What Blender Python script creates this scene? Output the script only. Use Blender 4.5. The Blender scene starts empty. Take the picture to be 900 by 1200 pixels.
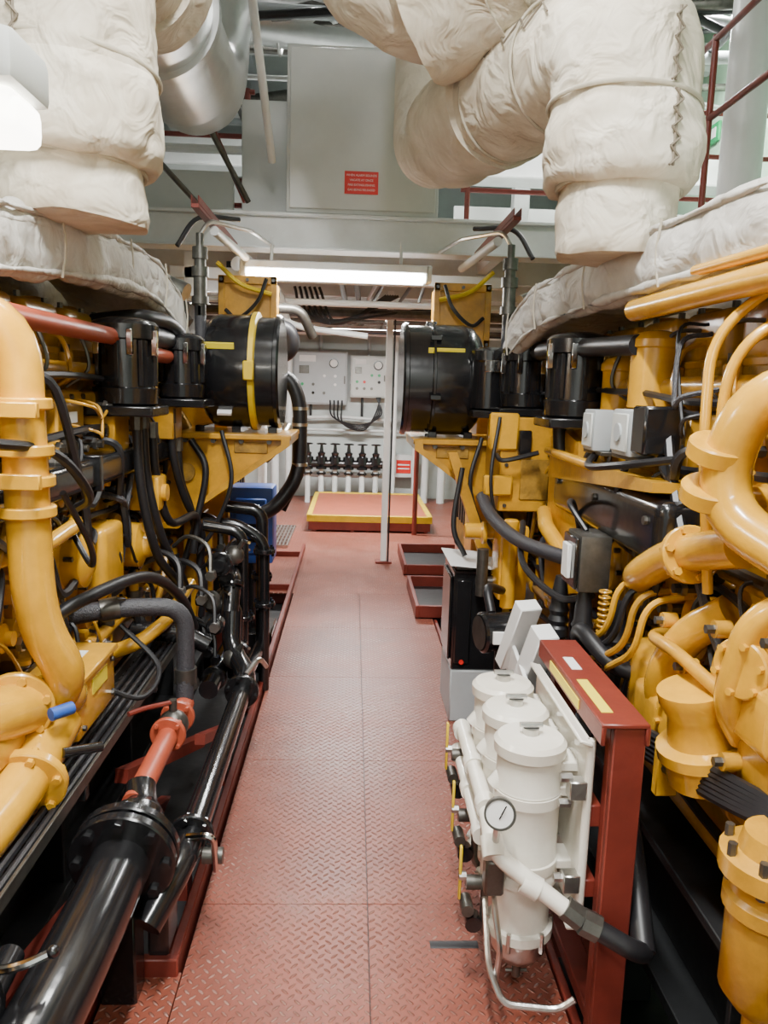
import bpy, bmesh, math, random
from mathutils import Matrix, Vector, noise
random.seed(7)
V=Vector
# ---------------------------------------------------------------- materials
def mat(name,col,rough=.5,metal=0,var=.25,scale=6,bump=0,bscale=40,dirt=None,dirtamt=.5,coat=0,emit=0,bdist=.02,distort=0):
    m=bpy.data.materials.new(name);m.use_nodes=True;n=m.node_tree.nodes;l=m.node_tree.links
    p=n['Principled BSDF'];p.inputs['Roughness'].default_value=rough;p.inputs['Metallic'].default_value=metal
    if coat:p.inputs['Coat Weight'].default_value=coat;p.inputs['Coat Roughness'].default_value=.12
    tc=n.new('ShaderNodeTexCoord')
    nz=n.new('ShaderNodeTexNoise');nz.inputs['Scale'].default_value=scale;nz.inputs['Detail'].default_value=6;nz.inputs['Roughness'].default_value=.65
    l.new(tc.outputs['Object'],nz.inputs['Vector'])
    mr=n.new('ShaderNodeMapRange');mr.inputs['From Min'].default_value=.35;mr.inputs['From Max'].default_value=.7
    l.new(nz.outputs['Fac'],mr.inputs['Value'])
    mx=n.new('ShaderNodeMix');mx.data_type='RGBA'
    mx.inputs['A'].default_value=(*col,1);d=dirt or tuple(c*(1-var) for c in col)
    mx.inputs['B'].default_value=(*d,1)
    mm=n.new('ShaderNodeMath');mm.operation='MULTIPLY';mm.inputs[1].default_value=dirtamt if dirt else 1
    l.new(mr.outputs[0],mm.inputs[0]);l.new(mm.outputs[0],mx.inputs['Factor'])
    l.new(mx.outputs['Result'],p.inputs['Base Color'])
    if bump:
        nb=n.new('ShaderNodeTexNoise');nb.inputs['Scale'].default_value=bscale;nb.inputs['Detail'].default_value=3;nb.inputs['Roughness'].default_value=.45;nb.inputs['Distortion'].default_value=distort
        l.new(tc.outputs['Object'],nb.inputs['Vector'])
        b=n.new('ShaderNodeBump');b.inputs['Strength'].default_value=bump;b.inputs['Distance'].default_value=bdist
        l.new(nb.outputs['Fac'],b.inputs['Height']);l.new(b.outputs[0],p.inputs['Normal'])
    if emit:
        p.inputs['Emission Color'].default_value=(*col,1);p.inputs['Emission Strength'].default_value=emit
        m.cycles.emission_sampling='NONE'
    return m
def plate_mat():
    m=bpy.data.materials.new('checker_plate_red');m.use_nodes=True;n=m.node_tree.nodes;l=m.node_tree.links
    p=n['Principled BSDF']
    def M(op,a,b=None):
        x=n.new('ShaderNodeMath');x.operation=op
        for i,v in enumerate((a,b)):
            if v is None:continue
            if isinstance(v,(int,float)):x.inputs[i].default_value=v
            else:l.new(v,x.inputs[i])
        return x.outputs[0]
    tc=n.new('ShaderNodeTexCoord');mp=n.new('ShaderNodeMapping');mp.inputs['Scale'].default_value=(36,36,36);mp.inputs['Rotation'].default_value=(0,0,math.radians(45))
    l.new(tc.outputs['Object'],mp.inputs['Vector']);s=n.new('ShaderNodeSeparateXYZ');l.new(mp.outputs[0],s.inputs[0])
    x,y=s.outputs[0],s.outputs[1]
    fx=M('SUBTRACT',M('FRACT',x),.5);fy=M('SUBTRACT',M('FRACT',y),.5)
    par=M('FLOORED_MODULO',M('ADD',M('FLOOR',x),M('FLOOR',y)),2)
    ipar=M('SUBTRACT',1,par)
    a=M('ADD',M('MULTIPLY',fx,par),M('MULTIPLY',fy,ipar));b=M('ADD',M('MULTIPLY',fy,par),M('MULTIPLY',fx,ipar))
    e=M('ADD',M('POWER',M('MULTIPLY',a,2.05),2),M('POWER',M('MULTIPLY',b,5.6),2))
    h=M('SUBTRACT',1,M('MINIMUM',e,1))
    nz=n.new('ShaderNodeTexNoise');nz.inputs['Scale'].default_value=1.7;nz.inputs['Detail'].default_value=10;nz.inputs['Roughness'].default_value=.7;l.new(tc.outputs['Object'],nz.inputs['Vector'])
    cr=n.new('ShaderNodeValToRGB');cr.color_ramp.elements[0].position=.32;cr.color_ramp.elements[1].position=.68
    cr.color_ramp.elements[0].color=(.155,.040,.024,1);cr.color_ramp.elements[1].color=(.29,.078,.046,1)
    l.new(nz.outputs['Fac'],cr.inputs[0])
    n2=n.new('ShaderNodeTexNoise');n2.inputs['Scale'].default_value=2.0;n2.inputs['Detail'].default_value=10;n2.inputs['Roughness'].default_value=.85;l.new(tc.outputs['Object'],n2.inputs['Vector'])
    wear=M('MULTIPLY',M('GREATER_THAN',h,.3),M('MINIMUM',M('MAXIMUM',M('MULTIPLY',M('SUBTRACT',n2.outputs['Fac'],.46),6),0.18),.95))
    mx=n.new('ShaderNodeMix');mx.data_type='RGBA';l.new(wear,mx.inputs['Factor']);l.new(cr.outputs[0],mx.inputs['A']);mx.inputs['B'].default_value=(.60,.36,.29,1)
    l.new(mx.outputs['Result'],p.inputs['Base Color'])
    l.new(M('ADD',.24,M('MULTIPLY',nz.outputs['Fac'],.3)),p.inputs['Roughness'])
    bp=n.new('ShaderNodeBump');bp.inputs['Strength'].default_value=1;bp.inputs['Distance'].default_value=.008
    l.new(h,bp.inputs['Height']);l.new(bp.outputs[0],p.inputs['Normal'])
    return m
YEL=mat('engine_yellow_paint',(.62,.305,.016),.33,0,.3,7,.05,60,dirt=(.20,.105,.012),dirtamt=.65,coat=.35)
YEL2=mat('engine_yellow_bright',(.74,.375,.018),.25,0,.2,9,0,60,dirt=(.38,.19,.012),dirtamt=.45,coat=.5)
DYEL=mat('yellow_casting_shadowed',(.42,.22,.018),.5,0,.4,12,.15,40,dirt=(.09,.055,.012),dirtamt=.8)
BLK=mat('black_gloss_paint',(.010,.010,.011),.2,0,.3,8,.03,30,coat=.4)
RUB=mat('black_rubber_hose',(.013,.013,.015),.42,0,.3,10)
GRH=mat('braided_grey_hose',(.045,.045,.052),.42,0,.4,120,.3,200)
DRK=mat('dark_bilge_steel',(.014,.015,.016),.45,0,.4,4,.1,20)
RED=mat('red_oxide_paint',(.19,.028,.017),.42,0,.3,6,.05,30)
SAL=mat('salmon_pipe_paint',(.40,.075,.035),.4,0,.2,6)
SRED=mat('sign_red',(.7,.02,.015),.4,0,.05)
CRM=mat('cream_filter_paint',(.80,.77,.68),.3,0,.12,6,dirt=(.5,.42,.3),dirtamt=.35,coat=.3)
WHT=mat('white_steel_paint',(.72,.74,.73),.4,0,.15,4,dirt=(.42,.41,.37),dirtamt=.35)
PWH=mat('white_post_paint',(.85,.86,.85),.35,0,.06,4)
GRY=mat('grey_enamel',(.42,.45,.46),.42,0,.12,3)
LGR=mat('light_grey_enamel',(.58,.60,.57),.4,0,.1,3)
WAL=mat('painted_bulkhead',(.56,.60,.58),.5,0,.15,1.5,dirt=(.34,.36,.34),dirtamt=.5)
GRN=mat('pale_green_bulkhead',(.50,.74,.54),.5,0,.15,1.5)
STL=mat('brushed_steel',(.62,.61,.58),.28,.95,.25,12,.05,80)
DST=mat('dark_fitting_steel',(.14,.135,.12),.38,.8,.4,20)
CHR=mat('chrome',(.8,.8,.8),.12,1,.1,5)
FAB=mat('insulation_fabric',(.70,.645,.53),.85,0,.2,3,.8,7,dirt=(.43,.35,.24),dirtamt=.65,bdist=.05,distort=.9)
FAB2=mat('grey_insulation_blanket',(.57,.55,.50),.75,0,.2,4,.8,9,dirt=(.34,.31,.27),dirtamt=.6,bdist=.04,distort=.8)
STR=mat('lacing_cord',(.20,.165,.12),.8)
SEAM=mat('seam_tape',(.50,.45,.35),.8,0,.2,20)
ALU=mat('aluminium_cladding',(.66,.67,.66),.3,.9,.2,3,.12,6)
BLU=mat('blue_paint',(.03,.10,.42),.4,0,.2,5)
MSH=mat('intake_mesh',(.30,.31,.31),.4,.6,.6,150,.5,200)
TUB=mat('lit_tube',(1,.99,.96),.4,emit=22)
DIF=mat('lit_diffuser',(1,.95,.84),.4,emit=10)
HND=mat('yellow_handle',(.78,.54,.01),.4)
LAB=mat('yellow_label',(.85,.68,.03),.5,0,.1)
WLB=mat('white_label',(.8,.8,.78),.5,0,.05)
ORN=mat('hatch_red',(.40,.10,.05),.45,0,.2,5)
PLT=plate_mat()
GRS=mat('exit_green',(.02,.35,.12),.4,0,.1)
# ---------------------------------------------------------------- builder
def fil(pts,f,n=7):
    pts=[V(p) for p in pts]
    if len(pts)<3 or f<=0:return pts
    o=[pts[0]]
    for i in range(1,len(pts)-1):
        p=pts[i];a=pts[i-1]-p;c=pts[i+1]-p
        da=min(f,a.length*.49);dc=min(f,c.length*.49)
        A=p+a.normalized()*da;C=p+c.normalized()*dc
        for j in range(n+1):
            t=j/n;o.append(A*(1-t)**2+p*2*t*(1-t)+C*t*t)
    o.append(pts[-1]);return o
def cat(pts,n=7):
    pts=[V(p) for p in pts];P=[pts[0]*2-pts[1]]+pts+[pts[-1]*2-pts[-2]];o=[]
    for i in range(1,len(P)-2):
        for j in range(n):
            t=j/n;a,b,c,d=P[i-1:i+3]
            o.append(.5*((2*b)+(c-a)*t+(2*a-5*b+4*c-d)*t*t+(3*b-a-3*c+d)*t**3))
    o.append(pts[-1]);return o
def resample(q,res):
    o=[q[0]]
    for a,b in zip(q,q[1:]):
        n=max(1,int((b-a).length/res))
        for j in range(1,n+1):o.append(a.lerp(b,j/n))
    return o
class B:
    def __init__(s,name,sx=1):
        s.name=name;s.bm=bmesh.new();s.mats=[];s.sx=sx
    def mi(s,m):
        if m not in s.mats:s.mats.append(m)
        return s.mats.index(m)
    def P(s,p):return V((p[0]*s.sx,p[1],p[2]))
    def box(s,x0,x1,y0,y1,z0,z1,m,bev=.006,rot=None,seg=1):
        if s.sx<0:x0,x1=-x1,-x0
        c=V(((x0+x1)/2,(y0+y1)/2,(z0+z1)/2));d=V((abs(x1-x0),abs(y1-y0),abs(z1-z0)))
        t=bmesh.new();bmesh.ops.create_cube(t,size=1)
        for v in t.verts:v.co=V((v.co.x*d.x,v.co.y*d.y,v.co.z*d.z))
        bev=min(bev,min(d)*.45)
        if bev>0:bmesh.ops.bevel(t,geom=t.edges[:],offset=bev,segments=seg,affect='EDGES',profile=.6)
        R=Matrix.Identity(3)
        if rot:
            R=Matrix.Rotation(rot[2]*s.sx,3,'Z')@Matrix.Rotation(rot[1]*s.sx,3,'Y')@Matrix.Rotation(rot[0],3,'X')
        s.merge(t,m,lambda v:R@v+c)
    def merge(s,t,m,f):
        k=s.mi(m);mp={}
        for v in t.verts:mp[v]=s.bm.verts.new(f(v.co))
        for q in t.faces:
            try:
                g=s.bm.faces.new([mp[v] for v in q.verts]);g.material_index=k
            except ValueError:pass
        t.free()
    def ring(s,c,u,w,rx,ry,seg):
        return [s.bm.verts.new(c+u*(rx*math.cos(2*math.pi*i/seg))+w*(ry*math.sin(2*math.pi*i/seg))) for i in range(seg)]
    def loft(s,rings,k,cap=True,closed=False):
        n=len(rings[0]);N=len(rings)
        for a in range(N if closed else N-1):
            r0=rings[a];r1=rings[(a+1)%N]
            for i in range(n):
                f=s.bm.faces.new((r0[i],r0[(i+1)%n],r1[(i+1)%n],r1[i]));f.material_index=k
        if cap and not closed:
            for r in (rings[0][::-1],rings[-1]):
                f=s.bm.faces.new(r);f.material_index=k
    def lathe(s,p,d,prof,m,seg=28,cap=True,res=0):
        p=s.P(p);d=s.P(d).normalized();u=d.orthogonal().normalized();w=d.cross(u)
        if res:prof=[(v.x,v.y) for v in resample([V((a,c,0)) for a,c in prof],res)]
        s.loft([s.ring(p+d*t,u,w,max(r,.0005),max(r,.0005),seg) for t,r in prof],s.mi(m),cap)
    def cyl(s,p0,p1,r,m,r2=None,seg=20,bev=0):
        d=V(p1)-V(p0);L=d.length;r2=r if r2 is None else r2
        pr=[(0,r),(L,r2)] if not bev else [(0,r-bev),(bev,r),(L-bev,r2),(L,r2-bev)]
        s.lathe(p0,d,pr,m,seg)
    def tube(s,pts,r,m,f=.05,seg=10,smooth=False,ry=None,closed=False,up=None,res=0):
        q=[s.P(p) for p in pts]
        q=cat(q) if smooth else fil(q,f)
        if res:q=resample(q,res)
        q2=[q[0]]
        for p in q[1:]:
            if (p-q2[-1]).length>1e-5:q2.append(p)
        q=q2
        N=len(q);rings=[];u=None
        for i,p in enumerate(q):
            if closed:d=(q[(i+1)%N]-q[i-1])
            else:d=(q[min(i+1,N-1)]-q[max(i-1,0)])
            d.normalize()
            if up is not None:
                u=V(up)-d*V(up).dot(d);u.normalize()
            elif u is None:u=d.orthogonal().normalized()
            else:
                u=(u-d*u.dot(d)).normalized()
            w=d.cross(u)
            rr=r(i/(N-1)) if callable(r) else r
            rings.append(s.ring(p,u,w,rr,rr if ry is None else (ry(i/(N-1)) if callable(ry) else ry),seg))
        s.loft(rings,s.mi(m),True,closed)
    def hoop(s,c,d,R,r,m,n=40,seg=6):
        c=V(c);d=V(d).normalized();u=d.orthogonal().normalized();w=d.cross(u)
        s.tube([c+u*R*math.cos(2*math.pi*i/n)+w*R*math.sin(2*math.pi*i/n) for i in range(n)],r,m,f=0,seg=seg,closed=True)
    def sph(s,c,r,m,sc=(1,1,1),seg=16):
        c=s.P(c);t=bmesh.new();bmesh.ops.create_uvsphere(t,u_segments=seg,v_segments=seg//2,radius=r)
        s.merge(t,m,lambda v:V((v.x*sc[0],v.y*sc[1],v.z*sc[2]))+c)
    def bolts(s,c,d,R,n,r,h,m,ph=0):
        c0=V(c);dd=V(d).normalized();u=dd.orthogonal().normalized();w=dd.cross(u)
        for i in range(n):
            a=2*math.pi*i/n+ph;p=c0+u*R*math.cos(a)+w*R*math.sin(a)
            s.cyl(p,p+dd*h,r,m,seg=6)
    def flange(s,c,d,R,th,m,n=8,br=.012):
        c=V(c);d=V(d).normalized()
        s.cyl(c-d*th/2,c+d*th/2,R,m,seg=32,bev=min(.004,th*.3))
        s.bolts(c-d*(th/2+.014),d,R*.82,n,br,th+.028,m)
    def prism(s,pts,ax,a0,a1,m):
        def mk(p,a):
            q={'X':(a,p[0],p[1]),'Y':(p[0],a,p[1]),'Z':(p[0],p[1],a)}[ax];return s.bm.verts.new(s.P(q))
        k=s.mi(m);A=[mk(p,a0) for p in pts];C=[mk(p,a1) for p in pts];n=len(pts)
        for f in [A[::-1],C]+[[A[i],A[(i+1)%n],C[(i+1)%n],C[i]] for i in range(n)]:
            g=s.bm.faces.new(f);g.material_index=k
    def wobble(s,amp,sc,seed=0):
        s.bm.normal_update()
        for v in s.bm.verts:
            o=v.co*sc+V((seed,seed*2,0));v.co+=v.normal*(noise.noise(o)*amp+noise.noise(o*2.7)*amp*.5+noise.noise(V((o.x*3,o.y*3,o.z*9)))*amp*.2)
    def done(s,ang=38,parent=None):
        bmesh.ops.recalc_face_normals(s.bm,faces=s.bm.faces[:])
        me=bpy.data.meshes.new(s.name);s.bm.to_mesh(me);s.bm.free()
        for m in s.mats:me.materials.append(m)
        me.polygons.foreach_set('use_smooth',[True]*len(me.polygons))
        me.set_sharp_from_angle(angle=math.radians(ang))
        o=bpy.data.objects.new(s.name,me);bpy.context.collection.objects.link(o)
        if parent:o.parent=parent
        return o
def text(name,body,loc,size,m,parent,rot=(math.pi/2,0,0),al='CENTER'):
    c=bpy.data.curves.new(name,'FONT');c.body=body;c.size=size;c.align_x=al;c.align_y='CENTER';c.extrude=.0005
    o=bpy.data.objects.new(name,c);bpy.context.collection.objects.link(o);o.location=loc;o.rotation_euler=rot;c.materials.append(m);o.parent=parent
    return o
def light(name,loc,sx,sy,pw,col=(1,.995,.975),rot=(0,0,0)):
    L=bpy.data.lights.new(name,'AREA');L.shape='RECTANGLE';L.size=sx;L.size_y=sy;L.energy=pw;L.color=col
    o=bpy.data.objects.new(name,L);o.location=loc;o.rotation_euler=rot;bpy.context.collection.objects.link(o);return o
# ---------------------------------------------------------------- room
def plane_box(name,x0,x1,y0,y1,z0,z1,m):
    b=B(name);b.box(x0,x1,y0,y1,z0,z1,m,0);return b.done()
b=B('floor')
yy=[-.68,.32,1.32,2.32,3.32,4.35,5.30,6.22]
for i in range(len(yy)-1):
    for a,c in ((-.46,.084),(.086,.63)):
        if yy[i+1]<2.1 and a<0:a=-.66
        b.box(a+.0005,c-.0005,yy[i]+.0012,yy[i+1]-.0012,-.012,0,PLT,.0012)
b.box(-.66,-.462,1.322,2.02,-.012,0,PLT,.002)
b.box(-3.28,3.28,6.224,11.98,-.014,-.001,PLT,.002)
b.box(-.45,.62,-.66,6.2,-.03,-.008,DRK,0)
b.done()
plane_box('floor_bilge',-3.3,3.3,-2,12,-.9,-.8,DRK)
plane_box('wall_back',-3.4,3.4,12,12.15,-.9,5.4,WAL)
plane_box('wall_left',-3.45,-3.3,-2,12.15,-.9,5.4,WAL)
plane_box('wall_right',3.3,3.45,-2,12.15,-.9,5.4,GRN)
plane_box('wall_front',-3.4,3.4,-2.15,-2,-.9,5.4,WAL)
plane_box('ceiling',-3.4,3.4,-2.1,12.1,5.3,5.4,WAL)
b=B('floor_slot');b.tube([(.275,2.13,.001),(.425,2.13,.001)],.017,RUB,ry=.003,up=(0,1,0));b.done()
b=B('drip_tray_curb')
b.box(-.50,-.47,2.02,8.0,-.12,.055,RED,.004)
b.box(-.68,-.47,2.0,2.03,-.12,.055,RED,.004)
b.box(-.70,-.67,-.6,2.03,-.12,.02,RED,.004)
b.box(-.9,-.5,2.03,8,-.14,-.12,DRK,0)
for y in (5.0,6.3,7.6):b.box(-.9,-.5,y,y+.03,-.12,.05,RED,.003)
b.done()
b=B('drip_tray_curb')
b.box(.635,.66,-.6,5.5,-.12,.01,RED,.004)
for y0,y1 in ((5.55,6.5),(6.9,7.9)):
    b.box(.50,.53,y0,y1,-.005,.10,RED,.004);b.box(.53,1.1,y0,y0+.03,-.005,.10,RED,.004);b.box(.53,1.1,y1-.03,y1,-.005,.10,RED,.004)
    b.box(.5,1.1,y0,y1,-.004,.01,DRK,0)
b.done()
b=B('bilge_frame')
for y in (1.0,1.7,2.5,3.3,4.1):
    b.box(-1.1,-.55,y,y+.09,-.35,-.27,RED,.004);b.box(-.62,-.55,y,y+.09,-.8,.0,RED,.004)
    b.box(.68,1.1,y,y+.09,-.35,-.27,RED,.004);b.box(.68,.74,y,y+.09,-.8,.0,RED,.004)
b.box(-.99,-.92,.2,4.5,-.3,-.2,RED,.004)
for y in (1.35,2.1,2.9):b.box(-.82,-.77,y,y+.5,-.16,-.10,RED,.004,rot=(-.35,0,0))
b.tube([(-.98,1.75,-.02),(-.74,2.25,.16)],.045,RED,seg=4);b.tube([(-.80,2.6,.3),(-.66,3.3,.1)],.035,RED,seg=4);b.tube([(-.6,3.0,.25),(-.55,3.7,.0)],.03,RED,seg=4)
b.done()
# ---------------------------------------------------------------- engines
def engine(sx,seed):
    rnd=random.Random(seed);b=B('generator_engine',sx)
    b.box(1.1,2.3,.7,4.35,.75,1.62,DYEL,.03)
    b.box(1.03,2.3,.7,4.4,.42,.78,YEL,.05,seg=3)
    b.box(.94,1.16,.3,6.8,.34,.37,DRK,.003);b.box(1.03,1.06,.3,6.8,.02,.35,DRK,.002);b.box(.92,1.18,.3,6.8,-.02,.02,DRK,.003)
    for y in (.8,1.6,2.4,3.2,4.0,4.8,5.6):b.box(.94,1.05,y,y+.02,.0,.35,DRK,.002)
    for y in (1.0,2.8,4.6):b.box(.95,1.3,y,y+.3,-.8,-.02,DRK,.005)
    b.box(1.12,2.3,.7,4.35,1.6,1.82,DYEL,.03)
    for i in range(9):
        y=.75+i*.40
        b.box(1.14,1.55,y+.02,y+.34,1.8,1.98,YEL,.035,seg=3)
        b.box(1.12,1.57,y+.005,y+.355,1.79,1.82,YEL,.006)
        for dx in (1.18,1.5):
            for dy in (.06,.3):b.cyl((dx,y+dy,1.97),(dx,y+dy,2.0),.012,DST,seg=6)
        b.cyl((1.34,y+.18,1.97),(1.34,y+.18,2.03),.05,YEL,seg=16,bev=.01)
        b.box(1.05,1.12,y+.03,y+.33,1.47,1.66,YEL,.03,seg=3)
        for dy in (.06,.18,.30):
            for z in (1.495,1.635):b.cyl((1.04,y+dy,z),(1.06,y+dy,z),.011,DST,seg=6)
        b.box(1.04,1.12,y+.05,y+.32,.86,1.2,YEL,.05,seg=3)
        b.lathe((1.06,y+.185,1.03),(-1,0,0),[(0,.105),(.03,.105),(.045,.095),(.05,.05)],YEL,24)
        b.bolts((1.035,y+.185,1.03),(-1,0,0),.115,8,.011,.02,DST)
        b.box(1.03,1.14,y-.015,y+.012,.8,1.65,YEL,.008)
        for dy in (.05,.15,.25,.35):b.cyl((1.02,y+dy,.74),(1.035,y+dy,.74),.012,DST,seg=6)
        b.tube([(1.08,y+.1,1.67),(1.02,y+.1,1.72),(1.06,y+.14,1.84),(1.15,y+.16,1.88)],.009,YEL,smooth=True,seg=6)
        b.tube([(1.08,y+.22,1.67),(1.0,y+.24,1.75),(1.05,y+.22,1.9),(1.16,y+.2,1.92)],.007,DST,smooth=True,seg=6)
        b.cyl((1.1,y+.28,1.68),(1.1,y+.28,1.8),.028,YEL,seg=12,bev=.005)
        b.cyl((1.1,y+.28,1.8),(1.1,y+.28,1.83),.018,DST,seg=8)
        b.cyl((1.0,y+.2,1.25),(1.06,y+.2,1.25),.018,DST,seg=8)
        b.cyl((1.0,y+.36,.62),(1.0,y+.36,.84),.022,YEL,seg=12);b.cyl((1.0,y+.36,.70),(1.0,y+.36,.74),.032,DST,seg=12)
        b.tube([(1.02,y+.06,1.45),(.97,y+.06,1.43),(.97,y+.08,1.22),(1.04,y+.1,1.2)],.013,RUB,f=.03,seg=8)
        b.box(1.035,1.04,y+.12,y+.2,1.54,1.58,rnd.choice((WLB,LAB)),0)
    b.tube([(1.06,.8,1.73),(1.06,4.3,1.73)],.035,YEL,seg=14)
    b.tube([(1.02,.8,1.25),(1.02,4.2,1.25)],.016,DST,seg=8)
    b.tube([(1.03,.8,1.22),(1.03,4.2,1.22)],.012,YEL,seg=8)
    b.tube([(1.0,.9,.68),(1.0,4.2,.68)],.028,YEL,seg=12)
    for y in (1.2,1.75,2.3,2.85,3.4,3.95):b.cyl((1.0,y,.68),(1.0,y+.04,.68),.042,YEL,seg=16,bev=.004)
    for z,r in ((1.50,.014),(1.70,.012),(1.18,.012),(.82,.014),(.56,.014)):
        b.tube([(.985+rnd.random()*.02,1.0+k*.32,z+rnd.uniform(-.025,.02)) for k in range(11)],r,RUB,smooth=True,seg=6)
    b.tube([(1.7,.8,2.15),(1.7,4.4,2.15)],.14,FAB2,seg=18)
    b.lathe((1.55,4.33,1.15),(0,1,0),[(0,.62),(.05,.66),(.3,.66),(.34,.6),(.62,.6)],DYEL,40)
    b.bolts((1.55,4.31,1.15),(0,1,0),.6,24,.014,.03,DST)
    b.box(.80,2.3,4.95,5.30,.5,1.95,YEL,.02)
    b.box(1.0,2.3,4.75,5.25,1.9,2.18,DST,.02)
    b.tube([(1.0,4.6,2.0),(1.3,4.6,2.3),(1.9,4.7,2.3)],.09,RUB,f=.15,seg=16)
    b.tube([(.95,4.5,2.2),(1.5,4.65,2.42),(2.2,4.7,2.42)],.05,STL,f=.1,seg=14)
    for z in (1.2,1.5,1.8):
        b.cyl((.88,4.92,z),(.88,4.95,z),.014,DST,seg=6);b.cyl((1.1,4.92,z),(1.1,4.95,z),.014,DST,seg=6)
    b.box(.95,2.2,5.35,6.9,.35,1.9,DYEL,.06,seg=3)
    for k in range(9):b.box(.93,.97,5.5+k*.14,5.56+k*.14,.6,1.2,DRK,.004)
    b.box(.50,.84,4.95,5.2,1.98,2.34,YEL,.012);b.box(.49,.85,4.935,4.95,2.31,2.36,YEL,.004);b.box(.49,.85,4.935,4.95,1.96,2.02,YEL,.004);b.box(.49,.53,4.935,4.95,1.96,2.36,YEL,.004);b.box(.81,.85,4.935,4.95,1.96,2.36,YEL,.004)
    for x in (.51,.67,.83):
        for z in (1.99,2.335):b.cyl((x,4.92,z),(x,4.935,z),.011,DST,seg=6)
    b.tube([(.55,4.9,2.34),(.60,4.86,2.2),(.72,4.88,2.1),(.80,4.9,2.15)],.012,RUB,smooth=True,seg=7)
    b.tube([(.84,4.85,2.42),(.70,4.85,2.30),(.52,4.9,2.25)],.014,HND,smooth=True,seg=7)
    b.box(.55,.80,4.98,5.18,1.5,1.98,DYEL,.01)
    for y in (4.72,4.2):
        b.prism([(.36,1.42),(1.1,1.42),(1.1,.95),(.92,.95),(.80,1.08),(.40,1.36)],'Y',y,y+.02,YEL)
    b.prism([(.335,1.43),(.335,1.38),(.80,1.05),(.93,.92),(1.1,.92),(1.1,.95),(.94,.95),(.81,1.08),(.38,1.385),(.38,1.43)],'Y',4.12,4.78,YEL)
    b.box(.33,1.15,4.15,4.78,1.405,1.435,YEL,.005)
    b.box(.46,.64,4.19,4.2,1.33,1.39,DYEL,.004);b.cyl((.90,4.18,1.22),(.90,4.21,1.22),.05,DYEL,seg=20)
    for x in (.45,.6,.75,.9):b.cyl((x,4.17,1.395),(x,4.2,1.395),.014,DST,seg=6)
    for x in (.42,.62,.82):b.box(x,x+.05,4.3,4.62,1.43,1.47,BLK,.005)
    b.tube([(.86,4.14,1.4),(.78,4.12,1.25),(.82,4.1,1.0),(.9,4.05,.7)],.018,RUB,smooth=True,seg=10)
    b.tube([(.70,4.15,1.45),(.64,4.1,1.2),(.72,4.08,.95),(.82,4.05,.8)],.012,RUB,smooth=True,seg=8)
    b.box(.86,.93,4.25,4.65,.37,.95,YEL,.006);b.box(.80,.93,4.4,4.44,.37,.9,YEL,.004)
    for (x,y,r,z0,z1) in ((.93,3.22,.125,1.6,1.95),(.86,3.92,.11,1.62,1.94)):
        b.lathe((x,y,z0),(0,0,1),[(0,r*.9),(.01,r),(.07,r*1.05),(.075,r*.93),(z1-z0-.09,r*.9),(z1-z0-.085,r*1.06),(z1-z0-.03,r*1.06),(z1-z0-.015,r*.95),(z1-z0,r*.5)],BLK,30)
        for k in range(8):
            a=k*math.pi/4;px=x+math.cos(a)*r*.97;py=y+math.sin(a)*r*.97
            b.box(px-.008,px+.008,py-.008,py+.008,z0+.08,z1-.09,BLK,.002)
        for a in (3.4,4.3,5.4,2.3):
            px=x+math.cos(a)*r*1.05;py=y+math.sin(a)*r*1.05
            b.box(px-.012,px+.012,py-.01,py+.01,z1-.15,z1-.05,CHR,.003)
        b.box(x-.14,x+.2,y-.14,y+.14,z0-.04,z0,BLK,.006)
        b.box(x+.02,x+.2,y-.1,y+.1,z0-.2,z0-.04,YEL,.006)
    b.tube([(.93,3.35,1.9),(.90,3.8,1.9)],.045,RUB,seg=14)
    b.tube([(.86,4.0,1.88),(.80,4.2,1.88)],.05,RUB,seg=14)
    for k in range(40):
        y=rnd.uniform(1.2,4.1);z=rnd.uniform(.7,1.75);x=1.0
        y2=min(4.2,y+rnd.uniform(.1,.6));z2=z+rnd.uniform(-.45,.25)
        b.tube([(x+.06,y,z),(x-.03-rnd.random()*.04,y+.03,z-.03),(x-.03-rnd.random()*.04,(y+y2)/2,min(z,z2)-rnd.uniform(.03,.2)),(x-.03,y2,z2-.03),(x+.06,y2,z2)],rnd.choice((.006,.008,.010,.012,.015)),rnd.choice((RUB,RUB,RUB,GRH,YEL)),smooth=True,seg=6)
    for k in range(34):
        y=rnd.uniform(1.2,4.2);z=rnd.choice((.72,.8,.95,1.2,1.3,1.45,1.58));r=rnd.uniform(.02,.055)
        b.lathe((1.08,y,z),(-1,0,0),[(0,r*1.3),(.03,r*1.3),(.035,r),(.08,r),(.09,r*.5),(.11,r*.5)],rnd.choice((YEL,YEL2,YEL2,DST)),16)
    for k in range(26):
        y=rnd.uniform(1.3,4.1);z=rnd.uniform(.6,1.6);w=rnd.uniform(.025,.07)
        b.box(.97,1.08,y-w,y+w,z-w*.7,z+w*.7,rnd.choice((YEL,YEL2,DST,BLK,YEL2)),.012,seg=2)
    for k in range(22):
        y=rnd.uniform(1.3,4.1);z=rnd.uniform(.6,1.6);b.cyl((.95,y,z),(1.05,y,z),.016,DST,seg=6);b.cyl((.97,y,z),(.985,y,z),.024,STL,seg=6)
    return b
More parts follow.
